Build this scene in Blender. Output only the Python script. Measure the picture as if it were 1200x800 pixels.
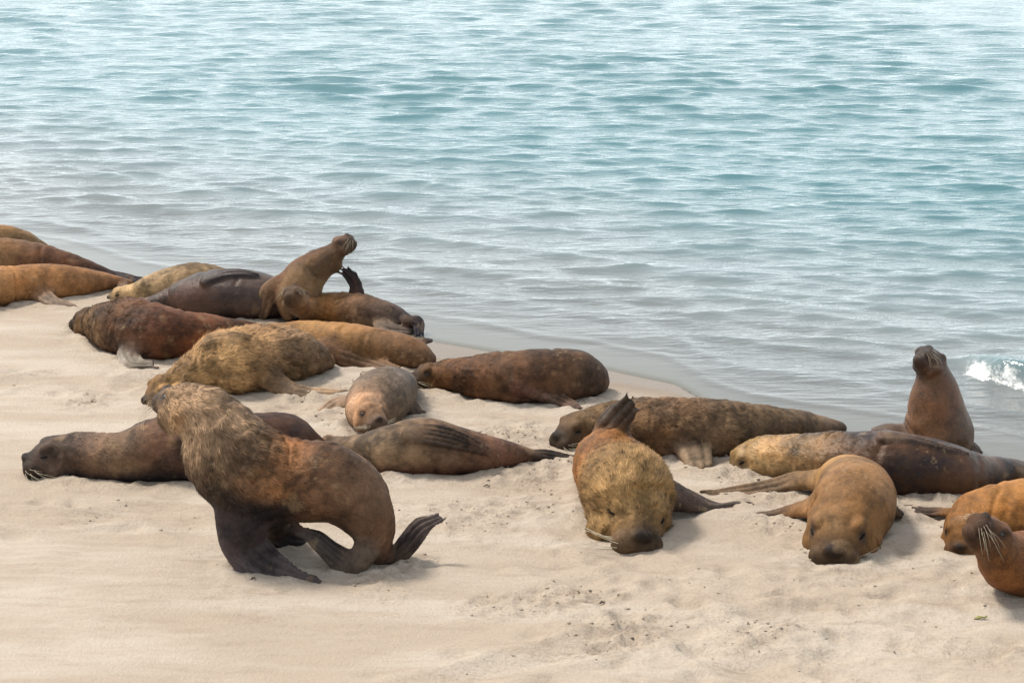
import bpy, math, time
import numpy as np
from mathutils import Vector, Matrix
T0 = time.time()
for o in list(bpy.data.objects):
    bpy.data.objects.remove(o)
scene = bpy.context.scene
COL = scene.collection
rad = math.radians

# ------------------------------------------------------------------ camera
CAM_H, PITCH, FPX = 5.2, 15.15, 2400.0          # metres, degrees, focal length in pixels of a 1200 px wide frame
cam_data = bpy.data.cameras.new('camera')
cam = bpy.data.objects.new('camera', cam_data); COL.objects.link(cam)
cam.location = (0, 0, CAM_H)
cam.rotation_euler = (rad(90 - PITCH), 0, 0)
cam_data.sensor_width = 36.0
cam_data.lens = FPX / 1200 * 36
cam_data.clip_end = 20000
scene.camera = cam

# ------------------------------------------------------------------ sky, sun, exposure
SUN_EL, SUN_AZ = 57.0, -62.0                     # azimuth from +Y (away from the camera), negative = to the left
world = bpy.data.worlds.new('World'); scene.world = world
world.use_nodes = True
wn = world.node_tree
bg = wn.nodes['Background']
sky = wn.nodes.new('ShaderNodeTexSky')
sky.sky_type = 'NISHITA'; sky.sun_disc = False
sky.sun_elevation = rad(SUN_EL); sky.sun_rotation = rad(SUN_AZ)
sky.air_density = 1.0; sky.dust_density = 6.0; sky.ozone_density = 1.0
# thin high cloud and sea haze, the same all round, thicker towards the horizon
veil = wn.nodes.new('ShaderNodeMix'); veil.data_type = 'RGBA'
tc = wn.nodes.new('ShaderNodeTexCoord'); sx = wn.nodes.new('ShaderNodeSeparateXYZ'); mr = wn.nodes.new('ShaderNodeMapRange')
wn.links.new(tc.outputs['Generated'], sx.inputs[0]); wn.links.new(sx.outputs['Z'], mr.inputs[0])
mr.interpolation_type = 'SMOOTHSTEP'
mr.inputs[1].default_value = 0.0; mr.inputs[2].default_value = 0.8; mr.inputs[3].default_value = 0.88; mr.inputs[4].default_value = 0.30
wn.links.new(mr.outputs[0], veil.inputs[0])
wn.links.new(sky.outputs[0], veil.inputs[6]); veil.inputs[7].default_value = (16.2, 17.5, 18.1, 1)
wn.links.new(veil.outputs[2], bg.inputs[0])
bg.inputs[1].default_value = 0.10
sd = bpy.data.lights.new('sun', 'SUN'); sun = bpy.data.objects.new('sun', sd); COL.objects.link(sun)
sd.energy = 4.3; sd.angle = rad(11.0); sd.color = (1.0, 0.93, 0.83)
to_sun = Vector((math.sin(rad(SUN_AZ)) * math.cos(rad(SUN_EL)), math.cos(rad(SUN_AZ)) * math.cos(rad(SUN_EL)), math.sin(rad(SUN_EL))))
sun.rotation_euler = to_sun.to_track_quat('Z', 'Y').to_euler()
sun.location = to_sun * 60
scene.view_settings.view_transform = 'Standard'
scene.view_settings.look = 'None'
scene.view_settings.gamma = 1.0
scene.view_settings.exposure = 0.21
scene.view_settings.use_curve_mapping = False

# ------------------------------------------------------------------ helpers
rng = np.random.default_rng(11)
CAMP = np.array([0, 0, CAM_H])
FW = np.array([0, math.cos(rad(PITCH)), -math.sin(rad(PITCH))])
UPV = np.array([0, math.sin(rad(PITCH)), math.cos(rad(PITCH))])
RT = np.array([1.0, 0, 0])

def nrm(v):
    v = np.asarray(v, float)
    return v / (np.linalg.norm(v, axis=-1, keepdims=True) + 1e-12)

def _hash(ix, iy, iz):
    h = (ix.astype(np.int64) * 374761393 + iy.astype(np.int64) * 668265263 + iz.astype(np.int64) * 2147483647) & 0xffffffff
    h = ((h ^ (h >> 13)) * 1274126177) & 0xffffffff
    return ((h ^ (h >> 16)) & 0xffff) / 65535.0

def noise(p, seed=0):
    """smooth value noise, -1..1, p (n,2) or (n,3)"""
    p = np.asarray(p, float)
    if p.shape[1] == 2:
        i = np.floor(p).astype(np.int64); f = p - i
        f = f * f * f * (f * (f * 6 - 15) + 10)
        z = np.full(len(p), seed, np.int64)
        a = _hash(i[:, 0], i[:, 1], z); b = _hash(i[:, 0] + 1, i[:, 1], z)
        c = _hash(i[:, 0], i[:, 1] + 1, z); d = _hash(i[:, 0] + 1, i[:, 1] + 1, z)
        return 2 * ((a * (1 - f[:, 0]) + b * f[:, 0]) * (1 - f[:, 1]) + (c * (1 - f[:, 0]) + d * f[:, 0]) * f[:, 1]) - 1
    i = np.floor(p).astype(np.int64); f = p - i
    f = f * f * f * (f * (f * 6 - 15) + 10)
    out = 0
    for dz in (0, 1):
        z = i[:, 2] + dz + seed * 1013
        a = _hash(i[:, 0], i[:, 1], z); b = _hash(i[:, 0] + 1, i[:, 1], z)
        c = _hash(i[:, 0], i[:, 1] + 1, z); d = _hash(i[:, 0] + 1, i[:, 1] + 1, z)
        v = (a * (1 - f[:, 0]) + b * f[:, 0]) * (1 - f[:, 1]) + (c * (1 - f[:, 0]) + d * f[:, 0]) * f[:, 1]
        out = out + v * (f[:, 2] if dz else 1 - f[:, 2])
    return 2 * out - 1

def fbm(p, oct=4, seed=0, gain=0.5):
    p = np.asarray(p, float)
    s = 0; a = 1; t = 0
    for k in range(oct):
        s = s + a * noise(p * (2.03 ** k) + 17.3 * k, seed + k); t += a; a *= gain
    return s / t

def sstep(a, b, x):
    t = np.clip((x - a) / (b - a), 0, 1)
    return t * t * (3 - 2 * t)

def ray(px, py):
    return FW + RT * ((px - 600) / FPX) + UPV * ((400 - py) / FPX)

def on_z(px, py, z=0.0):
    d = ray(px, py); t = (z - CAMP[2]) / d[2]
    return CAMP + d * t

# shoreline (traced as points on the water level, then a plain world-space curve y = shore(x))
SHORE_PX = [(-700, 205), (-300, 238), (-100, 266), (60, 298), (140, 324), (250, 346), (420, 379), (500, 396), (600, 413), (700, 428), (790, 447),
            (840, 476), (900, 497), (1050, 520), (1150, 540), (1300, 566), (1600, 610), (2200, 690)]
_sp = np.array([on_z(*q)[:2] for q in SHORE_PX])
_o = np.argsort(_sp[:, 0]); SHX, SHY = _sp[_o, 0], _sp[_o, 1]
def shore_d(x, y):
    """approximate signed distance to the waterline, + inland"""
    ys = np.interp(x, SHX, SHY)
    ys = ys + np.where(x < SHX[0], (SHX[0] - x) * 0.5, 0) - np.where(x > SHX[-1], (x - SHX[-1]) * 0.5, 0)
    return (ys - y) * 0.78
def base_gz(x, y):
    d = shore_d(x, y)
    return np.where(d > 0, 0.22 * (1 - np.exp(-np.maximum(d, 0) * 0.16)), np.maximum(0.055 * d, -4.0))
def gz1(x, y):
    return float(base_gz(np.array([x]), np.array([y]))[0])

def at_h(px, py, h):
    p = on_z(px, py, 0)
    for _ in range(8):
        p = on_z(px, py, gz1(p[0], p[1]) + h)
    return p
def at_y(px, py, Y):
    d = ray(px, py); t = (Y - CAMP[1]) / d[1]
    return CAMP + d * t
def mpp(p):
    """metres per photograph pixel at a point"""
    return float(np.dot(p - CAMP, FW)) / FPX

def lin(h, k=1.0):
    h = h.lstrip('#')
    c = np.array([int(h[i:i + 2], 16) / 255 for i in (0, 2, 4)])
    c = np.where(c <= 0.04045, c / 12.92, ((c + 0.055) / 1.055) ** 2.4)
    return c * k

def new_mesh(name, V, F, smooth=True):
    me = bpy.data.meshes.new(name)
    V = np.ascontiguousarray(V, np.float32); 
    if isinstance(F, np.ndarray):
        n, k = F.shape
        me.vertices.add(len(V)); me.vertices.foreach_set('co', V.ravel())
        me.loops.add(n * k); me.loops.foreach_set('vertex_index', F.ravel().astype(np.int32))
        me.polygons.add(n); me.polygons.foreach_set('loop_start', (np.arange(n) * k).astype(np.int32))
        me.update(calc_edges=True)
    else:
        me.from_pydata(V.tolist(), [], F); me.update()
    me.polygons.foreach_set('use_smooth', np.full(len(me.polygons), smooth))
    return me

def attr(me, name, typ, data, dom='POINT'):
    a = me.attributes.new(name, typ, dom)
    key = {'FLOAT': 'value', 'FLOAT_VECTOR': 'vector', 'FLOAT_COLOR': 'color'}[typ]
    a.data.foreach_set(key, np.ascontiguousarray(data, np.float32).ravel())

def link(name, me, mat=None, parent=None, **props):
    o = bpy.data.objects.new(name, me); COL.objects.link(o)
    if mat: me.materials.append(mat)
    if parent: o.parent = parent
    for k, v in props.items(): o[k] = v
    return o

class NT:
    def __init__(s, name):
        s.m = bpy.data.materials.new(name); s.m.use_nodes = True; s.t = s.m.node_tree
        s.t.nodes.clear(); s.out = s.n('ShaderNodeOutputMaterial')
    def n(s, typ, **kw):
        nd = s.t.nodes.new(typ)
        for k, v in kw.items():
            if k.startswith('i_'):
                key = k[2:]; key = int(key) if key.isdigit() else key.replace('_', ' ')
                if isinstance(v, tuple) and len(v) == 2 and hasattr(v[0], 'outputs'): s.t.links.new(v[0].outputs[v[1]], nd.inputs[key])
                elif hasattr(v, 'outputs'): s.t.links.new(v.outputs[0], nd.inputs[key])
                else: nd.inputs[key].default_value = v
            else: setattr(nd, k, v)
        return nd
    def math(s, op, a, b=0.0, clamp=False):
        return s.n('ShaderNodeMath', operation=op, use_clamp=clamp, i_0=a, i_1=b)
    def mix(s, f, a, b):
        nd = s.n('ShaderNodeMix', data_type='RGBA')
        for idx, v in ((0, f), (6, a), (7, b)):
            if isinstance(v, tuple) and hasattr(v[0], 'outputs'): s.t.links.new(v[0].outputs[v[1]], nd.inputs[idx])
            elif hasattr(v, 'outputs'): s.t.links.new(v.outputs[0], nd.inputs[idx])
            else: nd.inputs[idx].default_value = v if idx == 0 else (*v, 1)
        return (nd, 2)
    def ramp(s, f, a, b):
        return s.n('ShaderNodeMapRange', interpolation_type='SMOOTHSTEP', i_0=f, i_1=a, i_2=b)
    def surf(s, sh):
        s.t.links.new(sh.outputs[0], s.out.inputs[0]); return s.m

# ------------------------------------------------------------------ materials
def sand_material():
    t = NT('sand')
    geo = t.n('ShaderNodeNewGeometry')
    mp = t.n('ShaderNodeMapping', i_Vector=(geo, 0)); mp.inputs['Rotation'].default_value = (0, 0, rad(32)); mp.inputs['Scale'].default_value = (0.55, 2.2, 1)
    wet = t.n('ShaderNodeAttribute', attribute_name='wet')
    churn = t.n('ShaderNodeAttribute', attribute_name='churn')
    big = t.n('ShaderNodeTexNoise', i_Vector=mp, i_Scale=0.9, i_Detail=5.0, i_Roughness=0.6)
    mid = t.n('ShaderNodeTexNoise', i_Vector=mp, i_Scale=4.5, i_Detail=6.0, i_Roughness=0.65)
    fine = t.n('ShaderNodeTexNoise', i_Vector=(geo, 0), i_Scale=260.0, i_Detail=3.0, i_Roughness=0.7)
    grit = t.n('ShaderNodeTexNoise', i_Vector=(geo, 0), i_Scale=38.0, i_Detail=5.0, i_Roughness=0.7)
    pale, tan, damp = (0.420, 0.365, 0.304), (0.345, 0.282, 0.220), (0.20, 0.150, 0.105)
    f1 = t.ramp(big, 0.34, 0.60)
    f1 = t.math('MAXIMUM', f1, t.math('MULTIPLY', (churn, 2), 0.8))
    c = t.mix(f1, pale, tan)
    f2 = t.math('MULTIPLY', t.ramp(mid, 0.5, 0.72), t.math('ADD', t.math('MULTIPLY', (churn, 2), 0.6), 0.22))
    c = t.mix(f2, c, damp)
    f3 = t.math('MULTIPLY', t.ramp(grit, 0.42, 0.75), t.math('ADD', t.math('MULTIPLY', (churn, 2), 0.9), 0.16))
    c = t.mix(f3, c, damp)
    f4 = t.math('MULTIPLY', t.ramp(fine, 0.4, 0.7), 0.22)
    c = t.mix(f4, c, (0.24, 0.19, 0.145))
    wf = (wet, 2)
    c = t.mix(t.math('MULTIPLY', wf, 0.9), c, (0.125, 0.094, 0.067))
    hgt = t.math('ADD', t.math('MULTIPLY', fine, 0.18), t.math('MULTIPLY', grit, 0.8))
    bs = t.math('SUBTRACT', 0.62, t.math('MULTIPLY', wf, 0.5))
    bump = t.n('ShaderNodeBump', i_Strength=bs, i_Distance=0.045, i_Height=hgt)
    rough = t.math('SUBTRACT', 0.95, t.math('MULTIPLY', t.ramp(wf, 0.8, 1.0), 0.55))
    b = t.n('ShaderNodeBsdfPrincipled', i_Base_Color=c, i_Roughness=rough, i_Normal=bump)
    b.inputs['Specular IOR Level'].default_value = 0.35
    return t.surf(b)

def water_material():
    t = NT('sea_water')
    geo = t.n('ShaderNodeNewGeometry')
    dep = t.n('ShaderNodeAttribute', attribute_name='depth')
    foam = t.n('ShaderNodeAttribute', attribute_name='foam')
    calm = t.n('ShaderNodeAttribute', attribute_name='chop')
    mp = t.n('ShaderNodeMapping', i_Vector=(geo, 0)); mp.inputs['Scale'].default_value = (0.42, 1.5, 1.0); mp.inputs['Rotation'].default_value = (0, 0, rad(-6))
    n1 = t.n('ShaderNodeTexNoise', i_Vector=mp, i_Scale=5.2, i_Detail=4.0, i_Roughness=0.55)
    n2 = t.n('ShaderNodeTexNoise', i_Vector=mp, i_Scale=11.0, i_Detail=3.0, i_Roughness=0.55)
    hgt = t.math('ADD', t.math('MULTIPLY', n1, 0.030), t.math('MULTIPLY', n2, 0.014))
    hgt = t.math('MULTIPLY', hgt, (calm, 2))
    bump = t.n('ShaderNodeBump', i_Strength=0.75, i_Distance=1.0, i_Height=hgt)
    op = t.math('SUBTRACT', 1.0, t.math('POWER', 2.718, t.math('MULTIPLY', (dep, 2), -9.0)), True)
    teal = t.mix(t.ramp((dep, 2), 0.05, 0.55), (0.165, 0.185, 0.190), (0.052, 0.130, 0.148))
    scat = t.n('ShaderNodeBsdfDiffuse', i_Color=teal)
    clear = t.n('ShaderNodeBsdfTransparent', i_Color=(0.86, 0.93, 0.92, 1))
    body = t.n('ShaderNodeMixShader', i_0=op, i_1=clear, i_2=scat)
    gl = t.n('ShaderNodeBsdfGlossy', i_Color=(1, 1, 1, 1), i_Roughness=0.06, i_Normal=bump)
    fr = t.n('ShaderNodeFresnel', i_IOR=1.34, i_Normal=bump)
    w = t.n('ShaderNodeMixShader', i_0=fr, i_1=body, i_2=gl)
    fn = t.n('ShaderNodeTexNoise', i_Vector=(geo, 0), i_Scale=26.0, i_Detail=6.0, i_Roughness=0.75)
    ff = t.ramp(t.math('ADD', t.math('MULTIPLY', (foam, 2), 1.25), t.math('SUBTRACT', fn, 0.95)), 0.0, 0.42)
    fd = t.n('ShaderNodeBsdfDiffuse', i_Color=(0.62, 0.63, 0.62, 1))
    return t.surf(t.n('ShaderNodeMixShader', i_0=ff, i_1=w, i_2=fd))

def coat_material(name, rough):
    t = NT(name)
    c = t.n('ShaderNodeAttribute', attribute_name='coat')
    fl = t.n('ShaderNodeAttribute', attribute_name='flow')
    geo = t.n('ShaderNodeTexCoord')
    mp = t.n('ShaderNodeMapping', i_Vector=(fl, 1)); mp.inputs['Scale'].default_value = (22, 120, 1)
    st = t.n('ShaderNodeTexNoise', i_Vector=mp, i_Scale=1.0, i_Detail=4.0, i_Roughness=0.65)
    nz = t.n('ShaderNodeTexNoise', i_Vector=(geo, 3), i_Scale=55.0, i_Detail=5.0, i_Roughness=0.65)
    v = t.math('ADD', t.math('MULTIPLY', st, 0.75), t.math('MULTIPLY', nz, 0.65))
    mul = t.n('ShaderNodeMapRange', i_0=v, i_1=0.35, i_2=1.05, i_3=0.55, i_4=1.5)
    cc = t.n('ShaderNodeVectorMath', operation='SCALE', i_0=(c, 0)); t.t.links.new(mul.outputs[0], cc.inputs['Scale'])
    bump = t.n('ShaderNodeBump', i_Strength=0.55, i_Distance=0.012, i_Height=v)
    b = t.n('ShaderNodeBsdfPrincipled', i_Base_Color=cc, i_Roughness=rough, i_Normal=bump)
    b.inputs['Specular IOR Level'].default_value = 0.26 if rough < .5 else 0.16
    return t.surf(b)

def fur_material():
    t = NT('fur')
    c = t.n('ShaderNodeAttribute', attribute_name='coat')
    n = t.n('ShaderNodeAttribute', attribute_name='lie')
    b = t.n('ShaderNodeBsdfPrincipled', i_Base_Color=(c, 0), i_Roughness=0.62, i_Normal=(n, 1))
    b.inputs['Specular IOR Level'].default_value = 0.14
    return t.surf(b)

def plain(name, col, rough=0.6):
    t = NT(name)
    geo = t.n('ShaderNodeTexCoord')
    nz = t.n('ShaderNodeTexNoise', i_Vector=(geo, 3), i_Scale=40.0, i_Detail=3.0)
    c = t.mix(nz, tuple(0.75 * x for x in col), tuple(min(1, 1.2 * x) for x in col))
    b = t.n('ShaderNodeBsdfPrincipled', i_Base_Color=c, i_Roughness=rough)
    if rough > .7: b.inputs['Specular IOR Level'].default_value = 0.05
    return t.surf(b)

MAT_SAND, MAT_WATER, MAT_FUR = sand_material(), water_material(), fur_material()
MAT_COAT, MAT_WETCOAT = coat_material('short_coat', 0.62), coat_material('damp_coat', 0.4)
MAT_LID = plain('closed_eye', (0.010, 0.008, 0.007), 0.75)
MAT_EYE, MAT_WHISK = plain('eye', (0.012, 0.009, 0.008), 0.12), plain('whisker', (0.36, 0.31, 0.22), 0.6)

# ------------------------------------------------------------------ sea lion data (filled first: the sand rises round them)
COAT = 0.48
NSEC = 22
def catmull(P, n):
    """P (k,d) -> n samples through the points"""
    P = np.asarray(P, float); k = len(P)
    Q = np.vstack([2 * P[0] - P[1], P, 2 * P[-1] - P[-2]])
    u = np.linspace(0, k - 1 - 1e-9, n); i = u.astype(int); f = (u - i)[:, None]
    a, b, c, d = Q[i], Q[i + 1], Q[i + 2], Q[i + 3]
    return 0.5 * (2 * b + (c - a) * f + (2 * a - 5 * b + 4 * c - d) * f ** 2 + (3 * b - a - 3 * c + d) * f ** 3)

class Parts:
    def __init__(s): s.V = []; s.F = []; s.n = 0
    def add(s, V, F):
        s.V.append(V); s.F += [tuple(i + s.n for i in f) for f in F]; s.n += len(V)
    def loft(s, C, A, B, round_end=True, nsec=NSEC):
        """closed loft through centres C with half-axis vectors A, B (n,3)"""
        if round_end:
            ra, rb = np.linalg.norm(B[0]), np.linalg.norm(B[-1]); ta, tb = nrm(C[0] - C[1]), nrm(C[-1] - C[-2])
            an = np.radians([72, 48, 24]); c0, s0 = np.cos(an)[:, None], np.sin(an)[:, None]; an2 = an[::-1]
            C = np.vstack([C[0] + ta * ra * s0 * .85, C, C[-1] + tb * rb * np.sin(an2)[:, None] * .85])
            A = np.vstack([A[0] * c0, A, A[-1] * np.cos(an2)[:, None]]); B = np.vstack([B[0] * c0, B, B[-1] * np.cos(an2)[:, None]])
        n = len(C); th = np.linspace(0, 2 * math.pi, nsec, endpoint=False)
        rings = C[:, None, :] + A[:, None, :] * np.cos(th)[None, :, None] + B[:, None, :] * np.sin(th)[None, :, None]
        V = rings.reshape(-1, 3)
        t0 = nrm(C[0] - C[1]) * np.linalg.norm(B[0]) * 0.6; t1 = nrm(C[-1] - C[-2]) * np.linalg.norm(B[-1]) * 0.6
        V = np.vstack([V, C[0] + t0, C[-1] + t1]); F = []
        for i in range(n - 1):
            for j in range(nsec):
                k = (j + 1) % nsec
                F.append((i * nsec + j, i * nsec + k, (i + 1) * nsec + k, (i + 1) * nsec + j))
        for j in range(nsec):
            k = (j + 1) % nsec
            F.append((k, j, n * nsec)); F.append(((n - 1) * nsec + j, (n - 1) * nsec + k, n * nsec + 1))
        s.add(V, F)
    def ellipsoid(s, c, M, r):
        """M columns = local axes"""
        nu, nv = 16, 10; V = []; F = []
        for i in range(1, nv):
            p = math.pi * i / nv
            for j in range(nu):
                q = 2 * math.pi * j / nu
                V.append((math.sin(p) * math.cos(q) * r[0], math.sin(p) * math.sin(q) * r[1], math.cos(p) * r[2]))
        V += [(0, 0, r[2]), (0, 0, -r[2])]; a, b = len(V) - 2, len(V) - 1
        for i in range(nv - 2):
            for j in range(nu):
                k = (j + 1) % nu
                F.append((i * nu + j, (i + 1) * nu + j, (i + 1) * nu + k, i * nu + k))
        for j in range(nu):
            k = (j + 1) % nu
            F.append((j, k, a)); F.append(((nv - 2) * nu + k, (nv - 2) * nu + j, b))
        s.add(np.array(V) @ M.T + c, F)

LIONS = []
def lion(**k): LIONS.append(k)

# body nodes: (x px, y px, radius px [, options]); head first, tail last.  limb nodes: (x px, y px, height m, half width px, thickness px)
lion(label='golden brown sea lion back rising behind its neighbours at the far end of the herd',
     body=[(-120, 300, 15), (-95, 296, 22), (-45, 289, 26), (0, 287, 24), (25, 288, 19), (42, 291, 12), (60, 296, 6)],
     head=dict(fwd=(-.9, -.3, -.1), s=.9), col=['8f734d', '9a7c50', '9b7b50', '947550', '8a6c49', '7a5f42'], fur=.02,
     limbs=[dict(n=[(-60, 300, .06, 12, 8), (-50, 312, .03, 10, 6), (-30, 320, .02, 5, 3)], c='4a3d38')])
lion(label='long brown sea lion with black hind flippers trailing toward the shallows',
     body=[(-125, 318, 16), (-95, 314, 26), (-30, 308, 29), (10, 306, 27), (50, 309, 23), (90, 316, 16), (115, 320, 10), (130, 323, 6)],
     head=dict(fwd=(-.9, -.3, -.1), s=1.0), col=['7d6045', '84664a', '8d6e4c', '896848', '6d4c37', '6a4a36', '4a3835', '2f2a2d'], fur=.02,
     limbs=[dict(n=[(112, 319, .08, 5, 5), (130, 323, .04, 6, 4), (150, 327, .03, 6, 3), (164, 328, .02, 4, 3)], c='2b2830', digits=4),
            dict(n=[(112, 321, .06, 5, 5), (126, 326, .04, 5, 4), (148, 331, .03, 5, 3), (158, 330, .02, 3, 3)], c='2b2830', digits=4)])
lion(label='warm tan sea lion bracing a grey-tipped fore flipper on the sand',
     body=[(-100, 350, 15), (-75, 346, 22), (-35, 340, 25), (5, 335, 22), (40, 331, 22), (75, 330, 20), (110, 330, 14), (138, 331, 8), (152, 332, 5)],
     head=dict(fwd=(-.9, -.3, -.1), s=.95), col=['9a744e', 'a57c52', 'a87e52', 'b58453', 'b08052', 'a5794f', '9a6f4c', '82603f'], fur=.018,
     limbs=[dict(n=[(40, 334, .14, 11, 9), (51, 347, .06, 9, 6), (64, 355, .03, 7, 4), (92, 361, .015, 4, 3)], c='8d7d70', c0='a87a52'),
            dict(n=[(146, 331, .06, 5, 4), (142, 339, .03, 5, 3), (134, 345, .02, 4, 3)], c='6b5d55', digits=3)])
lion(label='pale mottled sandy-grey sea lion asleep beside a dark glossy one',
     body=[(150, 342, 10), (163, 341, 14), (186, 337, 20), (215, 333, 24), (243, 330, 21), (268, 330, 14), (285, 332, 7)],
     head=dict(fwd=(-.85, -.35, -.25), s=.8), col=['b89c74', 'c0a67e', 'b49a76', '9b8466', '8f7b62', '857260'], fur=.022, mott=.35,
     limbs=[dict(n=[(190, 345, .06, 9, 7), (180, 352, .02, 8, 4), (165, 357, .02, 4, 3)], c='5a4d47')])
lion(label='dark purplish brown sea lion on its side, black fore flipper laid along its flank',
     body=[(176, 357, 11), (192, 352, 14), (215, 348, 21), (245, 345, 28), (275, 345, 30), (305, 347, 28), (335, 352, 19), (352, 356, 9)], wet=1,
     head=dict(fwd=(-.9, .1, -.2), s=.8), col=['5d4538', '63493c', '573f36', '4d3a34', '534541', '62544e', '4b3e3a'], fur=.008, mott=.3,
     limbs=[dict(n=[(238, 330, 's', 8, 6), (257, 322, 's', 8, 5), (280, 320, 's', 7, 5), (302, 322, 's', 5, 4)], c='26222a')])
lion(open=True, label='sea lion propped upright with nose raised to the sky, dark ridge down its back', face=.3,
     body=[(393, 295, 12), (384, 303, 18), (368, 314, 22), (356, 328, 26), (350, 346, 28), (358, 362, 26), (376, 366, 19), (398, 362, 11)], plane=376, upv=(-.75, 0, .65),
     head=dict(fwd=(.64, -.06, .77), up=(-.77, 0, .63), s=.80), col=['6a5240', '7c634c', '8a7055', '8d7355', '80664d', '5c4a3e', '3a3233'], top='5a3a2c', fur=.012,
     limbs=[dict(n=[(332, 330, 'p', 13, 9), (316, 342, 'p', 9, 7), (309, 359, 'p', 8, 5), (305, 376, 'p', 6, 3)], c='8f7b66', c0='80664d', norm=(0, -1, .2)),
            dict(n=[(398, 360, 'p', 7, 6), (416, 348, 'p', 7, 5), (417, 334, 'p', 8, 4), (411, 323, 'p', 9, 4), (402, 315, 'p', 9, 3)], c='2c2930', norm=(0, -1, .2), digits=4, ext=.35),
            dict(n=[(417, 345, 'p', 4, 4), (419, 328, 'p', 4, 3), (417, 318, 'p', 3, 3), (424, 317, 'p', 3, 3)], c='2c2930', norm=(0, -1, .2))])
lion(label='bull with whiskered snout tipped up and dark bristly throat, behind the long golden sea lion',
     body=[(352, 362, 13, dict(h=.24)), (366, 361, 17), (385, 362, 20), (410, 364, 21), (437, 368, 20), (460, 373, 16), (476, 377, 11), (486, 380, 7)],
     head=dict(fwd=(-.22, -.28, .92), up=(.3, .85, .35), s=.95), col=['7d6146', '9a7650', 'a87e50', '8c6848', '6e5748', '655650', '4f4649', '332e35'], fur=.028,
     limbs=[dict(n=[(440, 376, .1, 8, 7), (455, 386, .05, 8, 5), (484, 388, .03, 5, 3)], c='7c7068'),
            dict(n=[(478, 374, .16, 6, 5), (489, 377, .12, 6, 4), (491, 390, .03, 5, 3)], c='2c2a35', digits=3)])
lion(label='dark rufous bull with olive mane, pale grey fore flipper planted on bare sand',
     body=[(113, 378, 18), (124, 379, 27), (148, 383, 33), (182, 388, 33), (215, 391, 28), (245, 390, 22), (275, 388, 14), (300, 386, 8)],
     head=dict(fwd=(-.75, .65, -.05), s=1.15), col=['6e5538', '735a3d', '684d38', '6e4832', '74482d', '784c2e', '6c482f', '54392c'], fur=.03, mott=.3,
     limbs=[dict(n=[(165, 395, .22, 15, 12), (155, 408, .1, 11, 8), (151, 417, .04, 10, 5), (158, 426, .02, 9, 4), (173, 427, .015, 6, 3)], c='8a8783', c0='5e4234', digits=4)])
lion(label='shaggy golden-maned bull slumped on the sand with one fore flipper stretched aside',
     body=[(212, 452, 20), (228, 440, 29), (262, 426, 39), (305, 419, 37), (340, 416, 31), (366, 419, 22), (382, 424, 12)],
     head=dict(fwd=(-.8, -.5, -.3), s=1.3), col=['c29c68', 'd0a874', 'c8a272', 'b08e6a', 'a48768', '9c8066', '927860'], fur=.055, mott=.35, mane=.6,
     limbs=[dict(n=[(310, 435, .18, 16, 12), (328, 452, .07, 11, 8), (355, 461, .03, 9, 5), (385, 462, .02, 7, 4), (408, 458, .02, 4, 3)], c='9b8873', c0='967757'),
            dict(n=[(285, 398, 's', 11, 9), (262, 393, 's', 9, 7), (243, 396, 's', 8, 6), (233, 404, 's', 6, 5)], c='a08462')])
lion(label='long golden sea lion with a streaked brown fore flipper hanging over its belly',
     body=[(300, 390, 12), (318, 391, 14), (340, 394, 18), (368, 397, 22), (402, 402, 24), (437, 406, 23), (468, 411, 21), (490, 416, 17), (503, 421, 10)],
     head=dict(fwd=(-.9, .2, -.2), s=.85), col=['947048', '9a7549', 'a27b48', 'a57d48', '9c7549', '8d6a47', '7e5f45', '745743'], fur=.012,
     limbs=[dict(n=[(378, 408, 's', 10, 10), (400, 415, 's', 13, 7), (430, 424, 's', 12, 6), (463, 434, .03, 7, 4)], c='75604f', c0='7c5636', norm=(.1, -.75, .6), digits=4),
            dict(n=[(485, 406, .22, 5, 5), (496, 400, .22, 4, 3), (507, 399, .2, 3, 3)], c='332d30')])
lion(open=True, label='small grey sea lion with pale pinkish face, behind the one rolled on its side', face=.1,
     body=[(427, 482, 20, dict(h=.24)), (429, 478, 27), (438, 471, 33), (452, 461, 32), (466, 453, 23), (474, 448, 12)],
     head=dict(fwd=(.5, -.86, -.06), s=1.0), col=['bb9a7e', 'b39177', '8d7c6e', '80736a', '6d625b', '665c57'], fur=.022,
     limbs=[dict(n=[(418, 470, .12, 9, 7), (398, 473, .05, 9, 5), (380, 482, .02, 6, 3), (368, 487, .02, 3, 3)], c='8d7a68'),
            dict(n=[(480, 474, .1, 9, 7), (489, 482, .04, 8, 4), (498, 483, .02, 4, 3)], c='3a3534'),
            dict(n=[(455, 447, .25, 5, 5), (435, 440, .25, 5, 4), (424, 437, .22, 4, 3)], c='8d8276')])
lion(label='dark brown bull stretched flat, head and grizzled neck on the sand behind the walking bull',
     body=[(86, 531, 26), (104, 533, 29), (140, 536, 30), (175, 528, 37), (215, 525, 41), (260, 524, 41), (305, 521, 38), (338, 516, 32), (360, 522, 20), (378, 527, 10)],
     head=dict(fwd=(-.98, -.25, -.10), s=1.36), col=['54443a', '6b5547', '75614f', '61493b', '4f3829', '4c3323', '503222', '553722', '4c3222'], bot='2c2528', fur=.02, mott=.35,
     limbs=[dict(n=[(225, 545, .12, 14, 10), (235, 558, .05, 12, 6), (262, 566, .02, 8, 4)], c='332b2c')])
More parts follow.
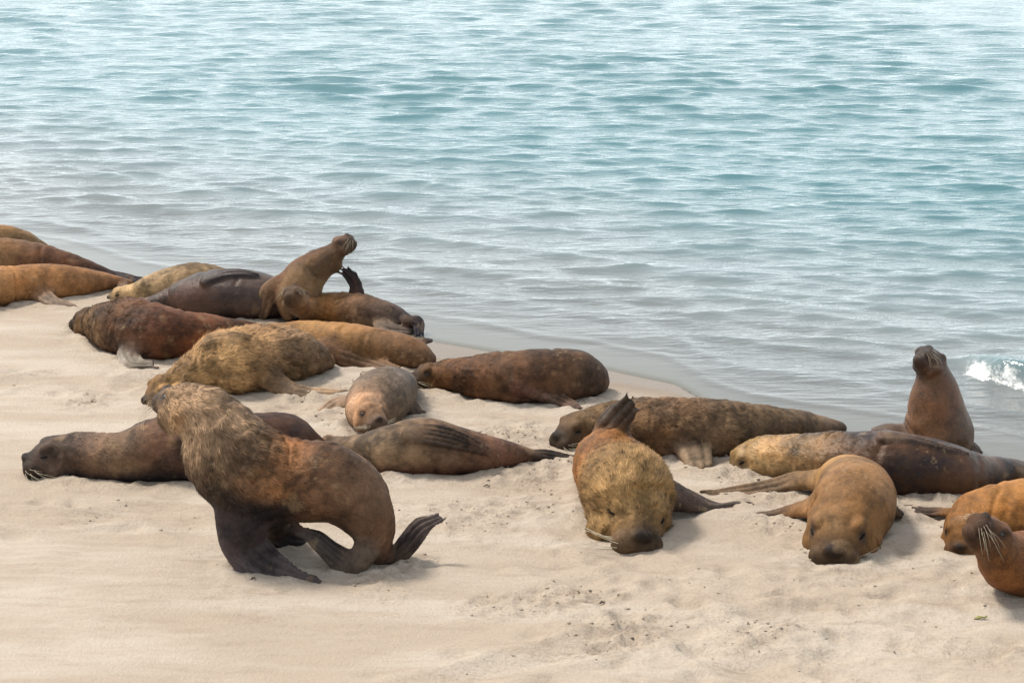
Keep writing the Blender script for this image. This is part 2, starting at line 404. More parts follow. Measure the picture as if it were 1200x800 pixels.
lion(open=True, label='big brown bull striding on all four flippers, tan maned neck turned away', walk=True,
     body=[(232, 484, 33), (243, 489, 40), (257, 511, 51), (276, 540, 58), (304, 559, 59), (345, 564, 49), (386, 567, 47), (414, 582, 42), (434, 612, 31), (441, 638, 21), (443, 655, 11)], plane=657, upv=(.4, 0, .9),
     head=dict(fwd=(-.70, .68, .20), up=(.1, 0, 1), s=1.3), col=['a0866a', 'b0957a', 'a88e74', '7a6049', '966a45', '7a5a41', '6b5341', '665143', '5c463b', '4d3c36'], bot='2c2526', botw=(-.12, .32), botr=(.17, .60), fur=.042, mane=.35, mott=.3,
     limbs=[dict(n=[(284, 585, 'f', 44, 34), (284, 615, 'f', 31, 19), (290, 642, 'f', 25, 12), (308, 661, .06, 18, 8), (336, 672, .03, 11, 5), (366, 680, .015, 5, 4)], f=668, c='4a4347', c0='3d3436', norm=(.2, -1, .55), digits=4),
            dict(n=[(312, 590, 'f', 30, 28), (326, 618, 'f', 20, 14), (331, 630, 'f', 15, 8), (348, 637, .03, 8, 5), (370, 634, .015, 4, 3)], f=641, c='38333a', norm=(.2, -1, .7)),
            dict(n=[(434, 636, 'f', 19, 16), (420, 660, 'f', 12, 11), (402, 657, .06, 11, 9), (385, 644, 'f', 11, 8), (370, 631, 'f', 10, 7), (352, 623, 'f', 7, 5)], f=668, c='45403f', norm=(.5, -.8, .35), digits=4),
            dict(n=[(444, 638, 'f', 14, 12), (460, 652, 'f', 11, 9), (477, 638, 'f', 12, 7), (493, 618, 'f', 12, 5), (511, 608, 'f', 8, 4)], f=655, c='50494b', norm=(-.4, -.85, .35), digits=4, ext=.6)])
lion(label='dusty grey-brown sea lion rolled on its side, ridged dark fore flipper folded over its chest',
     body=[(398, 522, 13), (414, 523, 16), (432, 526, 22), (460, 527, 30), (497, 523, 34), (535, 528, 29), (573, 532, 22), (603, 534, 15), (628, 535, 8)],
     head=dict(fwd=(-.95, .1, -.1), s=.8), col=['7d6955', '84705a', '8c7862', '877159', '7a6350', '6d5142', '6a4c3e', '685043'], bot='5d4032', fur=.008, mott=.5,
     limbs=[dict(n=[(476, 509, 's', 11, 9), (500, 508, 's', 14, 7), (530, 514, 's', 13, 6), (566, 526, 's', 7, 5)], c='302b2c', digits=5),
            dict(n=[(618, 533, .09, 8, 6), (640, 534, .05, 7, 4), (672, 538, .02, 4, 3)], c='2b2829', digits=3)])
lion(open=True, label='rufous-brown bull with rounded rump and pinkish fore flipper, beside the wet sand',
     body=[(515, 438, 17), (528, 438, 21), (558, 441, 26), (600, 442, 30), (640, 440, 31), (672, 438, 30), (690, 441, 24), (699, 445, 15)],
     head=dict(fwd=(-.9, -.35, .0), s=.95), col=['73532f', '775331', '6d4c33', '674c36', '674d3a', '644d3c', '5d493c', '55463c'], fur=.026, mott=.3,
     limbs=[dict(n=[(605, 445, .22, 17, 12), (628, 456, .12, 11, 8), (652, 467, .04, 8, 5), (682, 479, .015, 5, 3)], c='7a655b', c0='795548')])
lion(label='thick-necked brown bull with long pale whiskers, lying beside the raised hind flipper',
     body=[(693, 499, 23), (710, 498, 28), (745, 500, 34), (790, 501, 36), (835, 502, 35), (880, 502, 30), (925, 501, 23), (960, 500, 15), (984, 502, 8)],
     head=dict(fwd=(-.82, -.5, -.16), s=1.28), col=['6b563e', '7d6546', '86694a', '7a5f45', '75604a', '7d674d', '826b50', '796450', '66564a'], fur=.03, mane=.5, mott=.3,
     limbs=[dict(n=[(802, 508, .2, 22, 14), (812, 526, .1, 17, 9), (818, 540, .04, 14, 6), (822, 549, .015, 11, 3)], c='8d7c68', c0='5d4c42')])
lion(label='golden-brown bull sleeping face-on, ridged hind flipper raised above its rump', face=.15,
     body=[(738, 590, 34), (738, 588, 39), (738, 583, 48), (735, 573, 53), (726, 559, 46), (713, 543, 39), (707, 528, 22), (706, 517, 11)],
     head=dict(fwd=(.10, -.94, -.22), up=(.2, -.2, .9), s=1.80), col=['92744c', '9d7f54', 'a38458', 'a38458', '94683a', 'a07040', 'a07040', '8a6340'], fur=.04, mane=.5, mott=.25,
     limbs=[dict(n=[(785, 575, .2, 26, 16), (812, 588, .08, 16, 9), (835, 594, .04, 9, 6), (862, 591, .03, 7, 4), (890, 590, .02, 4, 3)], c='5d5552', c0='4a3a33'),
            dict(n=[(706, 522, .26, 13, 10), (714, 506, .42, 15, 8), (727, 489, .60, 16, 6), (742, 471, .80, 14, 5)], c='57504c', c0='7a5a40', norm=(-.35, -.9, .1), digits=4, ext=1.7)])
lion(open=True, label='reddish-brown sea lion sitting upright at the edge of the water', face=.4,
     body=[(1096, 437, 20), (1097, 446, 27), (1096, 462, 33), (1098, 485, 37), (1100, 511, 42), (1088, 526, 30), (1062, 516, 20), (1042, 508, 14), (1026, 506, 7)], plane=532, upv=(.6, .6, .3), wet=1,
     head=dict(fwd=(-.36, -.22, .90), up=(.75, .50, .40), s=.90), col=['543a2b', '62452f', '725036', '76563a', '6e5038', '6d5346', '66554a', '5c4f48'], fur=.008,
     limbs=[dict(n=[(1122, 505, 'f', 12, 10), (1134, 522, 'f', 9, 6), (1150, 536, 'f', 5, 4)], f=532, c='4d3e38', norm=(0, -.5, .8)),
            dict(n=[(1082, 508, 'f', 12, 10), (1070, 524, 'f', 9, 6), (1056, 536, 'f', 5, 4)], f=534, c='4d3e38', norm=(0, -.5, .8))])
lion(label='dark brown bull with pale golden mane lying between the upright one and the tan sleeper',
     body=[(888, 530, 22), (908, 534, 26), (945, 537, 30), (990, 541, 36), (1035, 543, 39), (1080, 547, 36), (1120, 552, 30), (1155, 554, 20), (1185, 552, 15), (1212, 552, 10)], wet=1,
     head=dict(fwd=(-.80, -.25, -.50), up=(-.5, 0, .85), s=1.05), col=['9a8058', 'a68b62', '937650', '5a402c', '4a3322', '4e3522', '543925', '563d29', '5b4330'], fur=.022, mott=.45,
     limbs=[dict(n=[(1030, 512, 's', 9, 7), (1060, 512, 's', 8, 5), (1095, 520, 's', 6, 4), (1134, 531, 's', 4, 4)], c='4f4644'),
            dict(n=[(1195, 552, .12, 10, 7), (1215, 550, .1, 10, 5), (1240, 552, .05, 8, 4)], c='4a3a33', digits=4)])
lion(label='smooth tan sea lion asleep on its chin, two flippers stretched across churned sand', face=.15,
     body=[(988, 608, 36), (993, 602, 43), (1002, 588, 47), (1001, 575, 42), (991, 565, 33), (981, 559, 18), (975, 557, 10)],
     head=dict(fwd=(-.28, -.92, -.24), s=1.72), col=['86663f', '8d6a43', '96724a', 'a5804f', 'a98656', 'a58558', '9c8058'], fur=.012,
     limbs=[dict(n=[(962, 592, .2, 18, 12), (930, 598, .08, 12, 8), (905, 604, .03, 9, 5), (878, 602, .025, 7, 4), (853, 597, .02, 4, 3)], c='6d6058', c0='8d6c48'),
            dict(n=[(972, 560, .22, 16, 12), (940, 563, .12, 11, 8), (905, 571, .05, 9, 5), (870, 576, .025, 8, 4), (838, 578, .02, 4, 3)], c='7d6a56', c0='9c7d58', digits=3),
            dict(n=[(1040, 595, .16, 14, 10), (1054, 602, .06, 9, 6), (1064, 606, .02, 5, 3)], c='40352f')])
lion(label='orange-golden sea lion with black nose to the sand, dark flipper reaching toward the tan sleeper', face=.2,
     body=[(1134, 613, 26), (1146, 604, 32), (1172, 602, 38), (1212, 602, 42), (1260, 600, 38), (1300, 598, 24), (1335, 596, 10)],
     head=dict(fwd=(-.35, -.86, -.32), s=1.15), col=['a0713a', 'a87640', 'a87940', 'a0733f', '96703f', '8a683f'], fur=.014,
     limbs=[dict(n=[(1132, 596, .16, 13, 9), (1108, 600, .06, 9, 6), (1082, 599, .03, 7, 4), (1056, 592, .02, 4, 3)], c='4c413c', c0='8f683a'),
            dict(n=[(1325, 597, .08, 9, 6), (1350, 598, .04, 9, 4), (1375, 600, .02, 6, 3)], c='3a322e', digits=3)])
lion(open=True, label='rufous sea lion lifting its whiskered chin beside the orange-golden one', face=.4,
     body=[(1170, 644, 25, dict(h=.40)), (1180, 655, 35, dict(h=.30)), (1204, 660, 40), (1250, 661, 43), (1300, 658, 38), (1345, 655, 22), (1375, 652, 10)],
     head=dict(fwd=(-.46, -.22, .86), up=(.85, .2, .5), s=1.05), col=['7d5532', '8a5a32', '855330', '6d4026', '653b25', '5d3825'], fur=.018,
     limbs=[dict(n=[(1215, 670, .15, 16, 11), (1225, 690, .06, 12, 7), (1255, 703, .02, 7, 4)], c='3c332f'),
            dict(n=[(1365, 653, .08, 9, 6), (1390, 655, .04, 9, 4), (1415, 658, .02, 6, 3)], c='3a322e', digits=3)])

# ------------------------------------------------------------------ resolve the traced nodes into world space
def resolve(L):
    P, R = [], []
    Y = on_ground = None
    if 'plane' in L:
        q = L['body'][min(4, len(L['body']) - 1)]
        Y = at_h(q[0], L['plane'], 0)[1]
    for nd in L['body']:
        px, py, r = nd[:3]; opt = nd[3] if len(nd) > 3 else {}
        if Y is not None: p = at_y(px, py, Y); rm = r * mpp(p)
        elif 'h' in opt: p = at_h(px, py, opt['h']); rm = r * mpp(p)
        else:
            p = at_h(px, py, .2)
            for _ in range(6): rm = r * mpp(p); p = at_h(px, py, 0.84 * rm)
        P.append(p); R.append(rm)
    L['P'], L['R'] = np.array(P), np.array(R)
    SC = catmull(np.column_stack([L['P'], L['R']]), 120)
    def on_body(px, py, lift):
        d = nrm(ray(px, py)); oc = SC[:, :3] - CAMP; b = oc @ d
        perp2 = (oc ** 2).sum(1) - b * b; rr = SC[:, 3] + lift
        hit = perp2 < rr ** 2
        if hit.any():
            t = (b - np.sqrt(np.maximum(rr ** 2 - perp2, 0)))[hit]; k = np.where(hit)[0][t.argmin()]; p = CAMP + d * t.min()
        else:
            k = (np.sqrt(perp2) - rr).argmin(); p = CAMP + d * b[k]
        return p, nrm(p - SC[k, :3])
    for lb in L['limbs']:
        N, W, Tk = [], [], []
        Yf = at_h(lb['n'][-1][0], lb['f'], 0)[1] if 'f' in lb else Y
        sn = []
        for (px, py, h, w, th) in lb['n']:
            if h == 's': p, q = on_body(px, py, .012); sn.append(q)
            else: p = at_y(px, py, Yf if h == 'f' else Y) if isinstance(h, str) else at_h(px, py, h)
            m = mpp(p); p[2] = max(p[2], gz1(p[0], p[1]) + th * m * .3)
            N.append(p); W.append(w * m * (1.0 if h in ('s', 'f') else 1.28)); Tk.append(th * m * 1.15)
        if sn and len(sn) == len(lb['n']): lb['norms'] = np.array(sn)
        if Yf is not None and lb['n'][0][2] == 'f': N[0][1] = 0.5 * (Yf + Y)
        if not sn or lb['n'][0][2] != 's':
            k = np.linalg.norm(SC[:, :3] - N[0], axis=1).argmin(); N[0] = N[0] * .6 + SC[k, :3] * .4; W[0] = min(W[0], SC[k, 3] * .7); Tk[0] = min(Tk[0], SC[k, 3] * .8)
        lb['N'], lb['W'], lb['T'] = np.array(N), np.array(W), np.array(Tk)
for L in LIONS: resolve(L)
FOOT = np.vstack([np.hstack([catmull(np.column_stack([L['P'], L['R']]), 30)]) for L in LIONS])
LIMBFOOT = np.vstack([catmull(np.column_stack([lb['N'], lb['W'] * .7]), 10) for L in LIONS for lb in L['limbs']])

# ------------------------------------------------------------------ sand
def axis(lo, hi, d, far_lo, far_hi, g=1.25):
    mid = np.arange(lo, hi + d / 2, d)
    def out(start, end, sgn):
        r = []; s = d; x = start
        while (x - end) * sgn < 0:
            s *= g; x += s * sgn; r.append(x)
        return r
    return np.array(out(lo, far_lo, -1)[::-1] + list(mid) + out(mid[-1], far_hi, 1))
def grid(X, Y):
    gx, gy = np.meshgrid(X, Y); nx, ny = len(X), len(Y)
    i = np.arange(ny - 1)[:, None] * nx + np.arange(nx - 1)[None, :]
    F = np.stack([i, i + 1, i + 1 + nx, i + nx], -1).reshape(-1, 4)
    return gx.ravel(), gy.ravel(), F

def min_foot(x, y, S):
    best = np.full(len(x), 9.0)
    ok = np.where((x > -9) & (x < 9) & (y > 9) & (y < 27))[0]
    xs, ys = x[ok], y[ok]; b = best[ok]
    for (fx, fy, fz, r) in S:
        if fz - r > gz1(fx, fy) + .12: continue
        near = np.where((np.abs(xs - fx) < r + .8) & (np.abs(ys - fy) < r + .8))[0]
        if len(near):
            d = np.hypot(xs[near] - fx, ys[near] - fy) - r * .95
            b[near] = np.minimum(b[near], d)
    best[ok] = b
    return best

CHURN = [(600, 500, .55), (372, 448, .4), (330, 470, .3), (875, 562, .5), (905, 590, .4), (960, 690, .55), (1070, 655, .5), (100, 468, .28), (800, 690, .4),
         (1010, 695, .5), (560, 620, .35), (640, 560, .3), (700, 650, .4), (1130, 690, .4), (180, 440, .3), (430, 690, .3), (740, 740, .5), (900, 740, .5)]
TRACKS = [[(1180, 745), (960, 720), (760, 745), (560, 790), (420, 830)], [(640, 600), (780, 670), (980, 740), (1250, 790)], [(600, 640), (700, 690), (850, 770), (1000, 850)],
          [(-40, 455), (60, 440), (130, 455), (190, 430)], [(540, 580), (640, 575), (660, 590)], [(1080, 625), (1050, 670), (900, 690), (820, 660)], [(-60, 590), (60, 610), (180, 600), (250, 640)]]
def build_sand():
    X = axis(-7.4, 5.6, .027, -6000, 6000); Y = axis(10.6, 25.0, .027, -4000, 6000)
    x, y, F = grid(X, Y)
    d = shore_d(x, y)
    z = base_gz(x, y)
    near = np.exp(-np.maximum(np.hypot(x, y - 17) - 10, 0) / 6)
    df = np.minimum(min_foot(x, y, FOOT), min_foot(x, y, LIMBFOOT))
    churn = np.zeros(len(x))
    for (px, py, r) in CHURN:
        c = at_h(px, py, 0); churn = np.maximum(churn, .9 * np.exp(-((x - c[0]) ** 2 + ((y - c[1]) * .7) ** 2) / (r * r)))
    churn = np.maximum(churn, .8 * np.exp(-np.maximum(df, 0) ** 2 / .05))
    P2 = np.column_stack([x, y])
    patchy = sstep(-.25, .45, fbm(P2 * 1.7, 4, 5))
    churn = churn * (.35 + .65 * patchy)
    trod = sstep(.0, .5, fbm(P2 @ np.array([[.5, -.6], [.8, 1.1]]) * .9, 4, 33)) * sstep(-4.0, 1.5, x + (14 - y) * .0) * sstep(18.0, 14.5, y) * .85
    churn = np.maximum(churn, trod) * sstep(.1, 1.1, d)
    dry = sstep(-.05, .9, d)
    z = z + near * dry * (.028 * fbm(P2 * .55, 3, 2) + .010 * fbm(P2 * 2.2, 3, 3))
    rid = 1 - np.abs(fbm(P2 * np.array([5.5, 6.5]), 3, 9)) * 2
    clod = fbm(P2 * 11.0, 3, 13)
    z = z + near * churn * (.045 * (rid - .35) + .055 * clod * sstep(-.1, .4, clod + .1))
    # shallow wind ripples on the open sand and drag marks
    warp = fbm(P2 * 1.1, 2, 21) * .22
    ph = (y + .12 * x + warp) * 2 * math.pi / .125
    z = z + near * .0034 * np.sin(ph) * 1.6 * sstep(.2, .8, fbm(P2 * .6 + 40, 3, 23) + .55) * sstep(-.5, -1.5, x) * sstep(15.5, 13.5, y) * (1 - churn) * dry
    drag = fbm(P2 @ np.array([[.35, -2.4], [.35, 3.4]]) * 1.0, 3, 41)
    z = z + near * .020 * drag * sstep(-2, 1, x) * sstep(15, 13, y) * dry
    # furrows left by bodies hauled up the beach, with flipper dents at both sides
    for tr in TRACKS:
        q = np.array([at_h(a_, b_, 0)[:2] for a_, b_ in tr]); q = catmull(q, 90)
        st = np.concatenate([[0], np.cumsum(np.linalg.norm(np.diff(q, axis=0), axis=1))]); tg = nrm(np.gradient(q, axis=0))
        lo_, hi_ = q.min(0) - .6, q.max(0) + .6
        ok = np.where((x > lo_[0]) & (x < hi_[0]) & (y > lo_[1]) & (y < hi_[1]))[0]
        best = np.full(len(ok), 9.); lat = np.zeros(len(ok)); al = np.zeros(len(ok))
        for k in range(len(q)):
            ddx, ddy = x[ok] - q[k, 0], y[ok] - q[k, 1]; dd = np.hypot(ddx, ddy); m_ = dd < best
            best[m_] = dd[m_]; lat[m_] = (ddx * -tg[k, 1] + ddy * tg[k, 0])[m_]; al[m_] = st[k]
        lat = lat + .05 * fbm(P2[ok] * 2.5, 2, 300); rough_ = .6 + .6 * fbm(P2[ok] * 6, 3, 301)
        fade = sstep(0, .5, al) * sstep(st[-1], st[-1] - .5, al) * (best < .6)
        prof = -.026 * np.exp(-(lat / .13) ** 2) + .020 * np.exp(-((np.abs(lat) - .22) / .06) ** 2) * rough_
        dent = -.030 * np.exp(-((np.abs(lat) - .34) / .07) ** 2) * np.clip(np.sin(al * 2 * math.pi / .55 + np.sign(lat) * 1.2) - .35, 0, 1) * 1.6
        z[ok] += fade * (prof + dent); churn[ok] = np.maximum(churn[ok], fade * .55 * np.exp(-(lat / .35) ** 2) * rough_.clip(0, 1))
    # sand pressed up where bodies lie
    z = z + near * (.030 * np.exp(-(df - .03) ** 2 / .006) * (.6 + .6 * fbm(P2 * 4, 2, 51))) * dry
    wet = np.maximum(sstep(1.15, .35, d + .22 * fbm(P2 * .8, 3, 61)), 0)
    me = new_mesh('sand', np.column_stack([x, y, z]), F)
    attr(me, 'wet', 'FLOAT', wet); attr(me, 'churn', 'FLOAT', np.clip(churn, 0, 1))
    return link('sand', me, MAT_SAND, kind='structure', label='pale cream beach sand with ripples and churned tracks')
sand_obj = build_sand()
print('sand', round(time.time() - T0, 1))

# ------------------------------------------------------------------ sea
def build_sea():
    Xn = axis(-9.0, 7.0, .05, -6000, 6000, 1.06)
    Y = list(np.arange(13.0, 27, .045)); s = .045
    while Y[-1] < 60: s *= 1.004; Y.append(Y[-1] + s)
    while Y[-1] < 6000: s *= 1.15; Y.append(Y[-1] + s)
    lo = []; s = .045; v = 13.0
    while v > 5: s *= 1.2; v -= s; lo.append(v)
    Y = np.array(lo[::-1] + Y)
    x, y, F = grid(Xn, Y)
    d = -shore_d(x, y)                     # + out to sea
    cell = np.maximum(np.interp(x, Xn, np.gradient(Xn)), np.interp(y, Y, np.gradient(Y)))
    amp = sstep(.4, 2.6, d) * .8 + sstep(.1, .9, d) * .2
    z = np.zeros(len(x)); dx = np.zeros(len(x)); dy = np.zeros(len(x))
    r2 = np.random.default_rng(5)
    for k in range(90):
        lam = 0.18 * (1.45 / .18) ** r2.random()
        ang = rad(-97) + r2.normal(0, .33)
        a = .0037 * lam ** .85
        kx, ky = 2 * math.pi / lam * math.cos(ang), 2 * math.pi / lam * math.sin(ang)
        ph = kx * x + ky * y + r2.random() * 6.28 + .8 * noise(np.column_stack([x, y]) * .17, 70 + k % 5)
        f = sstep(lam * .5, lam * .2, cell)
        z += a * f * np.cos(ph); dx -= 1.15 * a * f * math.cos(ang) * np.sin(ph); dy -= 1.15 * a * f * math.sin(ang) * np.sin(ph)
    gust = .9 + .3 * fbm(np.column_stack([x * .09, y * .16]), 3, 81)
    z *= amp * gust; dx *= amp * gust; dy *= amp * gust
    # low shore-parallel swells that feel the bottom
    P2 = np.column_stack([x, y])
    sw = d + .5 * fbm(P2 * .35, 3, 91)
    z += .020 * np.exp(-((sw - 2.3) / .28) ** 2) * sstep(-.1, .5, fbm(P2 * .3 + 9, 2, 93) + .2)
    z += .014 * np.exp(-((sw - 1.2) / .13) ** 2) + .008 * np.exp(-((d + .3 * fbm(P2 * .5, 3, 95) - .62) / .07) ** 2) + .016 * np.exp(-((d + .6 * fbm(P2 * .4, 3, 96) - 3.3) / .2) ** 2)
    # the little breaker at the right
    a = on_z(1142, 424, .06); b = on_z(1250, 462, .06)
    ab = (b - a)[:2]; ln = np.linalg.norm(ab); u = ab / ln; nn = np.array([-u[1], u[0]])
    rel = P2 - a[:2]; s_ = rel @ u; q = rel @ nn + .05 * np.sin(s_ * 5)                # q + = out to sea
    if nn[1] < 0: q = -q
    env = sstep(-.35, .45, s_) * sstep(ln + 2.0, ln + .5, s_)
    z += env * .22 * np.where(q > 0, np.exp(-(q / .42) ** 2), np.exp(-(q / .12) ** 2))
    dy -= env * .10 * np.exp(-((q - .02) / .15) ** 2)
    fo = env * sstep(-.34, -.18, q) * sstep(.0, -.07, q) * (.55 + .6 * fbm(P2 * np.array([9., 3.]), 3, 103))
    fo = np.maximum(fo, env * .42 * sstep(-1.0, -.2, q) * sstep(-.1, -.3, q) * sstep(0, .5, fbm(P2 * 3, 3, 101) + .15))
    edge = np.exp(-((d + .10 * fbm(P2 * 1.2, 3, 111) - .04) / .06) ** 2) * .42 + np.exp(-((d + .25 * fbm(P2 * .9, 3, 112) - .75) / .05) ** 2) * .3
    foam = np.maximum(fo, edge * sstep(-.1, .4, fbm(P2 * 1.0, 2, 113)))
    crest = np.exp(-((sw - 2.15) / .09) ** 2) * .3 * sstep(.05, .4, fbm(P2 * .5 + 3, 3, 117))
    foam = np.maximum(foam, crest)
    z += .010
    # thin swash film follows the sand at the edge
    g = base_gz(x, y)
    film = sstep(.9, .0, d)
    z = np.maximum(z, np.where(d > -.02, g + .004, z)) 
    z = np.where(d < -.25, g - .25, np.where(d < 0, np.minimum(z, .012 + d * .10), z))
    dep = np.maximum(z - g, 0)
    me = new_mesh('sea', np.column_stack([x + dx, y + dy, z]), F)
    attr(me, 'depth', 'FLOAT', dep); attr(me, 'foam', 'FLOAT', foam); attr(me, 'chop', 'FLOAT', sstep(.2, 1.5, d) * .95 + .05)
    return link('sea', me, MAT_WATER, kind='structure', label='pale blue-green sea with small choppy waves and a low breaker')
sea_obj = build_sea()
print('sea', round(time.time() - T0, 1))

# ------------------------------------------------------------------ building a sea lion
def laplacian(V, E, n, it, lam=.5):
    src = np.concatenate([E[:, 0], E[:, 1]]); dst = np.concatenate([E[:, 1], E[:, 0]])
    o = np.argsort(src, kind='stable'); src, dst = src[o], dst[o]
    u, st, cnt = np.unique(src, return_index=True, return_counts=True)
    V = V.copy()
    for _ in range(it):
        V[u] += lam * (np.add.reduceat(V[dst], st, axis=0) / cnt[:, None] - V[u])
    return V

def vnormals(V, F):
    n = np.zeros_like(V)
    fn = np.cross(V[F[:, 2]] - V[F[:, 0]], V[F[:, 3]] - V[F[:, 1]])
    for k in range(4): np.add.at(n, F[:, k], fn)
    return nrm(n), np.linalg.norm(fn, axis=1) / 2

FUR_TOTAL = [0]
def build_lion(L, idx):
    r = np.random.default_rng(100 + idx)
    pts = Parts()
    S = dict(p=[], r=[], c=[], fur=[], t=[], up=[], s=[], cb=[])          # skeleton samples: position, radius, colour, fur length, tangent
    def sample(p, rr, c, fur, t, up=(0, 0, 1), s=0.0, cb=None):
        S['p'].append(p); S['r'].append(rr); S['c'].append(c); S['fur'].append(fur); S['t'].append(t); S['up'].append(up); S['s'].append(s)
        S['cb'].append(c if cb is None else cb)
    # --- trunk
    K = len(L['P']); n = 46
    CR = catmull(np.column_stack([L['P'], L['R']]), n); C, R = CR[:, :3], np.maximum(CR[:, 3], .015)
    Tn = nrm(np.gradient(C, axis=0)); upv = nrm(np.array(L.get('upv', (0, 0, 1.0))))
    A = nrm(np.cross(np.tile(upv, (n, 1)), Tn)); B = nrm(np.cross(Tn, A))
    flat = 1.06 if 'plane' not in L else .95
    pts.loft(C, A * (R * flat)[:, None], B * R[:, None])
    cols = np.array([lin(c, COAT) for c in L['col']]); cols = catmull(cols, n).clip(.003, .8)
    top = lin(L['top'], COAT) if 'top' in L else None
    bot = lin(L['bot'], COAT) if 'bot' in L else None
    arc = np.concatenate([[0], np.cumsum(np.linalg.norm(np.diff(C, axis=0), axis=1))])
    mane = L.get('mane', .3)
    for i in range(n):
        f = i / (n - 1)
        fl = L['fur'] * (1.0 if f < mane else 1.0 - .62 * sstep(mane, mane + .25, f))
        sample(C[i], R[i], cols[i], float(fl), Tn[i], B[i] if B[i] @ upv > 0 else -B[i], arc[i], cb=bot)
    # --- head
    H = L['head']; hs = H['s']
    fx = nrm(H['fwd']); uz = np.array(H.get('up', (0, 0, 1.0)), float); uy = nrm(np.cross(uz, fx)); uz = np.cross(fx, uy)
    M = np.column_stack([fx, uy, uz]); hc = C[0] + fx * .05 * hs
    hw = lambda q: hc + M @ (np.array(q) * hs)
    coat0 = cols[0]; dark = lin('2b2422', .8); muz = coat0 * np.array([.36, .36, .40]) + .004
    for q, rr in [((0, 0, 0), (.172, .142, .136)), ((.085, 0, -.015), (.118, .122, .112)), ((.140, 0, -.030), (.094, .104, .092)),
                  ((.214, 0, .022), (.024, .044, .028)), ((.184, .046, -.036), (.056, .060, .060)), ((.184, -.046, -.036), (.056, .060, .060)),
                  ((.120, 0, -.118), (.108, .084, .046)), ((.080, .074, .070), (.052, .038, .034)), ((.080, -.074, .070), (.052, .038, .034)),
                  ((-.050, .148, .020), (.044, .022, .019)), ((-.050, -.148, .020), (.044, .022, .019)), ((.02, .09, -.06), (.10, .07, .085)), ((.02, -.09, -.06), (.10, .07, .085))]:
        pts.ellipsoid(hw(q), M, np.array(rr) * hs)
    hf = L['fur']
    sample(hw((0, 0, 0)), .13 * hs, coat0, hf * .7, -fx, uz); sample(hw((.08, 0, 0)), .10 * hs, coat0 * .8 + muz * .2, hf * .35, -fx, uz)
    sample(hw((.155, 0, -.02)), .075 * hs, muz, .006, -fx, uz); sample(hw((.19, .046, -.036)), .055 * hs, muz, .004, -fx, uz); sample(hw((.19, -.046, -.036)), .055 * hs, muz, .004, -fx, uz)
    sample(hw((.226, 0, .028)), .034 * hs, dark * .7, 0, -fx, uz); sample(hw((.12, 0, -.11)), .05 * hs, muz * .9, .006, -fx, uz)
    for sy in (1, -1):
        sample(hw((.112, sy * .104, .042)), .026 * hs, dark, 0, -fx, uz)
        sample(hw((.235, sy * .028, -.085)), .013 * hs, dark * .8, 0, -fx, uz); sample(hw((.20, sy * .080, -.092)), .013 * hs, dark * .8, 0, -fx, uz)
        sample(hw((.15, sy * .098, -.092)), .011 * hs, dark * .8, 0, -fx, uz)
    # --- flippers
    LF = []                                              # per skeleton sample: limb frame for flipper grooves
    nbase = len(S['p'])
    for lb in L['limbs']:
        m = 22; D = catmull(np.column_stack([lb['N'], lb['W'], lb['T']]), m)
        c, w, th = D[:, :3], np.maximum(D[:, 3], .012) * (1.0 if 'norms' in lb else 1.08), np.maximum(D[:, 4] * (.62 if 'norms' in lb else np.interp(np.linspace(0, 1, m), [0, .45, .8, 1], [1.0, 1.05, .8, .62])), .012)
        tn = nrm(np.gradient(c, axis=0)); nv = np.array(lb.get('norm', (0, -.42, .9)))
        nva = catmull(lb['norms'], m) if 'norms' in lb else np.tile(nv, (m, 1))
        wd = nrm(np.cross(nva, tn)); bd = nrm(np.cross(tn, wd))
        ff_ = np.linspace(0, 1, m); taper = np.maximum(np.sqrt(np.clip(1 - (np.maximum(ff_ - .74, 0) / .27) ** 2, 0, 1)), .3)
        pts.loft(c, wd * (w * taper)[:, None], bd * th[:, None], nsec=18)
        c1 = lin(lb['c'], COAT); c0 = lin(lb['c0'], COAT) if 'c0' in lb else c1 * .75 + cols[n // 4] * .25
        nd = lb.get('digits', 0)
        for k in range(nd):
            u = -0.85 + 1.7 * k / max(nd - 1, 1)
            i0 = int(m * .30); ii = np.arange(i0, m)
            ext = lb.get('ext', 1.0) * (.03 + .03 * r.random() + (.05 if k == 0 else 0) + .02 * (1 - abs(u)))
            path = c[ii] + wd[ii] * (w[ii] * u * (.9 - .1 * (ii - i0) / (m - i0)))[:, None]
            path = np.vstack([path, path[-1] + tn[-1] * ext * .5, path[-1] + tn[-1] * ext])
            rr = np.concatenate([np.maximum(w[ii] * .60 / nd, .011), [.013, .010]])
            bb = np.vstack([bd[ii], bd[-1:], bd[-1:]]); ww = np.vstack([wd[ii], wd[-1:], wd[-1:]])
            pts.loft(path + bb * (th[ii].tolist() + [th[-1]] * 2 @ np.eye(1) if False else np.concatenate([th[ii], [th[-1], th[-1]]]))[:, None] * .45, ww * rr[:, None], bb * (rr * 1.0)[:, None], nsec=10)
        for i in range(2, m):
            f = i / (m - 1)
            for u in (-.75, 0, .75):
                edge = 1.0 + (.25 if abs(u) > .5 else 0)
                sample(c[i] + wd[i] * w[i] * u, max(w[i] * .30, th[i]) * (1.0 if u == 0 else .8), (c0 * (1 - sstep(.1, .55, f)) + c1 * sstep(.1, .55, f)) * edge,
                       L['fur'] * .4 * float(1 - sstep(.1, .4, f)), tn[i], nva[i], arc[n // 3] + f)
                LF.append((*c[i], *wd[i], w[i], f, max(nd, 3), *bd[i]))
    # --- fuse into one skin
    V = np.vstack(pts.V); me = bpy.data.meshes.new('raw'); me.from_pydata(V.tolist(), [], pts.F); me.update()
    ob = bpy.data.objects.new('raw', me); COL.objects.link(ob)
    md = ob.modifiers.new('fuse', 'REMESH'); md.mode = 'VOXEL'
